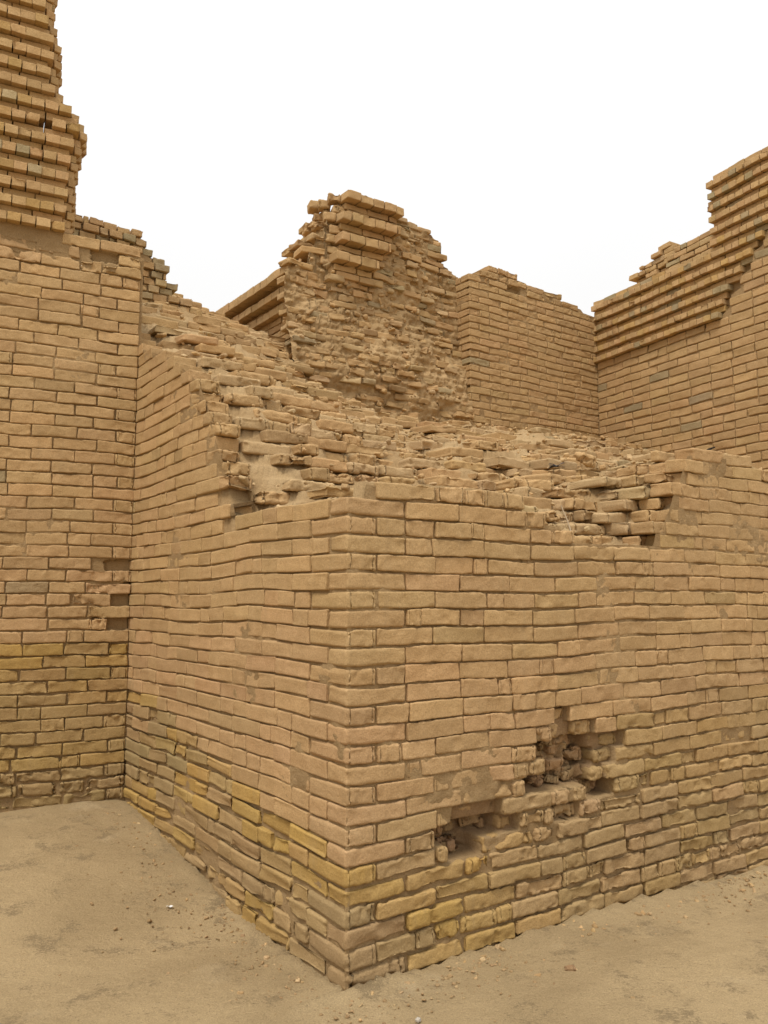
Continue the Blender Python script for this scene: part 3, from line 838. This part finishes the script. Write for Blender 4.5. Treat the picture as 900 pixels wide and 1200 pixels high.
# ================================================================== SMOOTH PIER right of the tower
pier = empty('square_brick_pier', BLK.w(np.array([5.3, 4.06, 0.])), 'neatly coursed brick pier right of the rough tower, with a hole near its top', 'pier')
PF = Frame(BLK.w(np.array([4.28, 4.06, 0.])), R, L)
pr_top = lambda a: np.interp(a, [0, .28, .33, .95, .98, 1.55, 1.6, 1.95, 2.0, 2.3], [5.57, 5.60, 5.69, 5.66, 5.60, 5.60, 5.54, 5.54, 5.50, 5.48])
b = Bricks()
def col_p(a, z):
    if rng.random() < .012: return GREY
    return BUFF * .97
for k in range(int(3.4 / PITCH), int(5.8 / PITCH)):
    zc = (k + .5) * PITCH; x = .0; f = True
    while x < 2.26:
        l = (.32 if k % 2 == 0 else .165) if f else (.32 if rng.random() > .15 else .165)
        h = min(x + l + (0 if f else rng.normal(0, .012)), 2.26); c = (x + h) / 2; x0, x = x, h
        dd = .08 if not f else (.08 if k % 2 == 0 else .16)
        ff = f; f = False
        if zc + PITCH / 2 > pr_top(c) + .02 or h - x0 < .04: continue
        if abs(c - .73) < .13 and abs(zc - 5.465) < .04: continue
        e = .003 + .003 * rng.random() + (.007 if zc > pr_top(c) - .14 else 0)
        b.add(c, dd + rng.normal(0, .003), zc, (h - x0) / 2 - .003 - .003 * rng.random(), dd, PITCH / 2 - .0035 - .003 * rng.random(), r=.007 + .004 * rng.random(), ero=e, rz=rng.normal(0, .01), ry=rng.normal(0, .008), c=jit(col_p(c, zc), .055))
    # left return
    yy = .16 if k % 2 == 0 else .32
    b.add(.08, (yy + .5) / 2, zc, .08, (.5 - yy) / 2 - .003, PITCH / 2 - .004, r=.008, ero=.004, c=jit(BUFF * .95)) if zc < 5.5 else None
b.build('brick_facing', PF, T_NEAR, MB, pier)
def dep_p(a, z, W):
    hole = (np.abs(a - .73) < .13) & (np.abs(z - 5.465) < .045)
    return .013 - .009 * np.maximum(0, fbm(W, 3, 3, 83)) + .004 * fbm(W, 20, 2, 84) + .12 * hole
wall_sheet('mud_mortar', PF, .012, 2.26, 3.2, lambda a: pr_top(a) - .05, dep_p, MM, pier, .016, col_mud)
prism('wall_core', PF, .015, 2.26, .06, .9, 3.0, lambda a: pr_top(a) - .08, pier)

# ================================================================== FAR RIGHT WALL
fw = empty('recessed_corbel_wall', WF.O, 'long brick wall at the right edge with projecting horizontal bands and a raised right end', 'wall')
PF5 = .098
fw_low = lambda a: np.interp(a, [0, 1.95, 2.0, 2.10, 2.12, 2.25, 2.27, 2.40, 2.42, 2.55, 2.6, 3.5], [4.80, 4.80, 4.90, 4.95, 5.08, 5.12, 5.25, 5.28, 5.45, 5.48, 5.62, 5.75])
b = Bricks()
def col_f(a, z):
    g = n1(a, z, 2.2, 5)
    if rng.random() < .03 + .12 * max(0, g) * (a < 1.2): return GREY * .9
    return BUFF * .95
lay(b, 0., 4.2, 2.4, fw_low, PF5, .30, col_f, lambda a, z: .003 + .003 * rng.random(), lambda a, z: .007 + .003 * rng.random(), vgap=.006, hgap=.010, half_p=.12)
b.build('brick_facing', WF, T_MID, MB, fw)
def dep_f(a, z, W): return .017 - .010 * np.maximum(0, fbm(W, 3, 3, 87)) + .004 * fbm(W, 20, 2, 88)
wall_sheet('mud_mortar', WF, -.1, 4.2, 2.2, lambda a: fw_low(a) - .05, dep_f, MM, fw, .02, col_mud)
zb = 4.80; k = 0
rec = Bricks()
while zb < 6.45:
    tier = .142
    for q, (hh_, proj_) in enumerate(((.072, -.055), (.070, .02))):
        zc = zb + (hh_ / 2 if q == 0 else .072 + hh_ / 2)
        hi = zb > 5.58
        a0 = -.05 if not hi else 1.90
        lim = 4.2
        lowz = lambda a: fw_low(np.array([a]))[0]
        tgt = Bricks() if q == 0 else rec
        x = a0 + (0 if not hi else rng.normal(0, .02)); wd0 = .098 if q == 0 else .21
        while x < lim:
            wd = wd0 + rng.normal(0, .004); c = x + wd / 2; x += wd
            if lowz(c) > zc - hh_ / 2 + .01: continue
            if q == 0 and not hi and rng.random() < .012: continue
            pj = proj_ - (.03 if (k == 0 and q == 0) else 0)
            if not hi and c > 1.90 and False: pj += .03
            tgt.add(c, (pj * .72) + .11 + rng.normal(0, .003), zc, wd / 2 - .002, .11, hh_ / 2 - .002, r=.005, ero=.003 + (.008 * rng.random() if rng.random() < .2 else 0), rz=rng.normal(0, .012), ry=rng.normal(0, .01), c=jit(random_pick(((BUFF * 1.02, .75), (YEL * .5 + BUFF * .55, .17), (GREY, .08))), .06))
        if q == 0: tgt.build('corbel_band', WF, T_FAR, MB, fw)
    zb += tier; k += 1
rec.build('recessed_courses', WF, T_FAR, MB, fw)
prism('wall_core', WF, -.1, 1.9, .07, .6, 2.2, lambda a: np.minimum(5.52, a * 0 + 5.52), fw)
prism('wall_core', WF, 1.93, 4.2, .07, .6, 2.2, lambda a: a * 0 + 6.36, fw)
# set-back upper courses and the broken ridge on them
rt = lambda a: np.interp(a, [0, .50, .52, .62, .66, .78, .82, .95, 1.02, 1.24, 1.3, 1.9], [5.58, 5.62, 5.70, 5.84, 5.92, 5.98, 5.94, 6.00, 6.06, 6.02, 5.90, 5.93])
b = Bricks()
lay(b, 0.0, 1.95, 5.5, rt, .072, .20, lambda a, z: random_pick(((BUFF, .7), (DUST, .2), (GREY, .1))), lambda a, z: .004 + (.016 * rng.random() if .5 < a < 1.0 else 0), lambda a, z: .009, depth=.3, out_f=lambda a, z: (.05 if a > 1.24 else .12 + rng.normal(0, .03)), vgap=.005, hgap=.008)
b.build('broken_courses', WF, T_MID, MB, fw)

# ================================================================== LOOSE THINGS
def rock(name, loc, size, cc, label, cat, group=None, seed=0, rz=0.3, flat=.6, parent=None, tilt=.1, ero=.2):
    b = Bricks(); b.add(0, 0, size[2] / 2, size[0] / 2, size[1] / 2, size[2] / 2, r=min(size) * .3, ero=min(size) * ero, rz=rz, ry=tilt, c=cc)
    o = b.build(name, Frame(loc, (1, 0, 0), (0, 1, 0)), T_NEAR, MB, None, False, seed)
    # origin at the base
    me = o.data; n = len(me.vertices); v = np.zeros(n * 3, np.float32); me.vertices.foreach_get('co', v)
    v = v.reshape(-1, 3) - np.array(loc, np.float32); me.vertices.foreach_set('co', v.ravel()); o.location = tuple(loc)
    return tag(o, label, cat, group)
def on_top(s, t, dz=0.):
    P = BLK.w(np.array([t, s, float(HN(np.array([s]), np.array([t]))[0]) + dz])); return P
rock('loose_brick_piece', on_top(1.0, 2.72, .02), (.16, .12, .10), tuple(BUFF * 1.08), 'pale loose brick chunk lying on the crumbled top of the platform', 'brick', rz=.5, tilt=-.25)
rock('small_stone', on_top(.95, 2.86, .0), (.06, .05, .035), tuple(BUFF * 1.1), 'small pale stone beside the loose brick chunk on the platform top', 'stone', rz=1.2)

def gz(x, y): return float(ground_z(np.array([x]), np.array([y]))[0])

dark, dt, db = new_mat('dull_black_plastic'); db.inputs['Base Color'].default_value = (.035, .035, .04, 1); db.inputs['Roughness'].default_value = .6
nn = noise_node(dt, N(dt, 'ShaderNodeTexCoord').outputs['Object'], 30, 3); dt.links.new(mixc(dt, nn, (.02, .02, .024), (.075, .07, .07)), db.inputs['Base Color'])
def scrap(loc, size, n, label, seed):
    rr = np.random.default_rng(seed); V = []; F = []
    for i in range(n):
        ang = rr.uniform(0, 2 * pi); ln = size * rr.uniform(.5, 1.0); wd = size * rr.uniform(.12, .3); up = rr.uniform(.1, .9)
        d = np.array([cos(ang), sin(ang), up]); sdv = np.array([-sin(ang), cos(ang), rr.uniform(-.5, .5)]) * wd
        base = len(V); m = 5
        for j in range(m):
            f = j / (m - 1); p = d * ln * f; p[2] -= .35 * ln * f * f; q = sdv * (1 - .7 * f) * (1 + .3 * sin(j * 2.1 + i))
            nrm = np.array([0, 0, .0025])
            for sgn in (-1, 1):
                for tt in (0, 1): V.append(p + q * sgn + nrm * tt)
        for j in range(m - 1):
            a = base + j * 4
            for (u1, u2) in ((0, 1), (1, 3), (3, 2), (2, 0)): F.append((a + u1, a + u2, a + 4 + u2, a + 4 + u1))
        F.append((base, base + 2, base + 3, base + 1)); e = base + (m - 1) * 4; F.append((e, e + 1, e + 3, e + 2))
    o = mesh_obj('plastic_scrap', np.array(V), F, None, dark, None, False); o.location = tuple(loc)
    return tag(o, label, 'litter')
scrap(on_top(1.05, 2.48, .02), .075, 7, 'tattered black plastic scrap on the platform top just left of the loose brick chunk', 4)
scrap(BLK.w(np.array([3.05, .22, 2.66])), .08, 8, 'tattered black plastic scrap snagged on the right-hand rim of the platform', 9)

wood, wt_, wb = new_mat('dry_twig'); wb.inputs['Base Color'].default_value = (.30, .22, .13, 1)
wt_.links.new(mixc(wt_, noise_node(wt_, N(wt_, 'ShaderNodeTexCoord').outputs['Object'], 40, 3), (.19, .13, .08), (.38, .29, .18)), wb.inputs['Base Color'])
def twig(p, q, r, label, seed=0, bend=.01):
    rr = np.random.default_rng(seed); p, q = np.array(p), np.array(q); n = 14; V = []; F = []
    d = (q - p); d /= np.linalg.norm(d); s1 = np.cross(d, Z); s1 /= np.linalg.norm(s1); s2 = np.cross(d, s1)
    for i in range(n):
        f = i / (n - 1); c = p + (q - p) * f + s1 * bend * sin(f * 5 + seed) + s2 * bend * .6 * sin(f * 9)
        rad_ = r * (1 - .6 * f)
        for j in range(6): V.append(c + (s1 * cos(j * pi / 3) + s2 * sin(j * pi / 3)) * rad_)
    for i in range(n - 1):
        for j in range(6): F.append((i * 6 + j, i * 6 + (j + 1) % 6, i * 6 + 6 + (j + 1) % 6, i * 6 + 6 + j))
    V = np.array(V); o = mesh_obj('dry_twig', V - p, F, None, wood); o.location = tuple(p)
    return tag(o, label, 'twig')
twig(BLK.w(np.array([1.62, .16, 2.03])), BLK.w(np.array([1.98, .55, 2.30])), .006, 'thin dry twig slanting across the hollow in the platform rim', 1)
twig(on_top(1.02, 2.82, .03), on_top(1.35, 3.15, .05), .006, 'thin dry twig on the platform top behind the loose brick chunk', 2)

# pebbles and crumbs strewn on the sand
def ground_pts(n, box, near_wall=False):
    r = []
    while len(r) < n:
        s_, t_ = rng.uniform(*box[0]), rng.uniform(*box[1])
        if s_ > -.03 and t_ > -.03: continue
        P = BLK.w(np.array([t_, s_, 0.])); 
        if near_wall:
            d = -t_ if s_ > 0 else (-s_ if t_ > 0 else math.hypot(s_, t_))
            if rng.random() > math.exp(-d / .12): continue
        r.append((P[0], P[1], gz(P[0], P[1]) - .002))
    return r
WORLD = Frame((0, 0, 0), (1, 0, 0), (0, 1, 0))
gp = ground_pts(1100, ((-1.6, 3.0), (-2.2, 3.8))) + ground_pts(1800, ((-.8, 3.0), (-.8, 3.8)), True)
o = fragments('sand_grit', WORLD, gp, None, .0016, .0095, T_FAR, BROWN * .95, False); tag(o, kind='stuff')
gp = ground_pts(300, ((-.5, 3.0), (-.5, 3.6)), True)
for i in range(160):
    t_ = .5 + 1.5 * rng.random(); s_ = -.02 - .16 * rng.random() ** 2
    P = BLK.w(np.array([t_, s_, 0.])); gp.append((P[0], P[1], gz(P[0], P[1]) + .004))
o = fragments('wall_spall', WORLD, gp, None, .003, .014, T_MID, None, False); tag(o, kind='stuff')
for i, (s_, t_, sz, cc, lab) in enumerate((
        (-.393, .943, (.050, .035, .022), RED * .75, 'dark reddish clod on the sand before the platform, right of the corner'),
        (-.36, .113, (.020, .018, .013), np.array((.5, .47, .42)), 'tiny pale pebble on the sand below the front corner'))):
    P = BLK.w(np.array([t_, s_, 0.])); P[2] = gz(P[0], P[1]) - .001
    rock('ground_stone', P, sz, tuple(cc), lab, 'stone', rz=i * .9)
P = BLK.w(np.array([-.284, 1.265, 0.])); P[2] = gz(P[0], P[1]) + .003
pap, pt_, pb = new_mat('white_paper'); pt_.links.new(mixc(pt_, noise_node(pt_, N(pt_, 'ShaderNodeTexCoord').outputs['Object'], 60, 2), (.6, .58, .54), (.75, .74, .7)), pb.inputs['Base Color'])
V = []
for i in range(7):
    for j in range(4):
        V.append((i * .006 - .018, j * .005 - .008 + .001 * sin(i), .004 + .003 * sin(i * 1.3 + j)))
V = np.array(V); V2 = V.copy(); V2[:, 2] -= .0008
F = grid_faces(7, 4)
o = mesh_obj('paper_scrap', np.concatenate([V, V2]), np.concatenate([F, F[:, ::-1] + 28]), None, pap); o.location = tuple(P)
tag(o, 'tiny scrap of white paper on the sand left of the platform', 'litter')
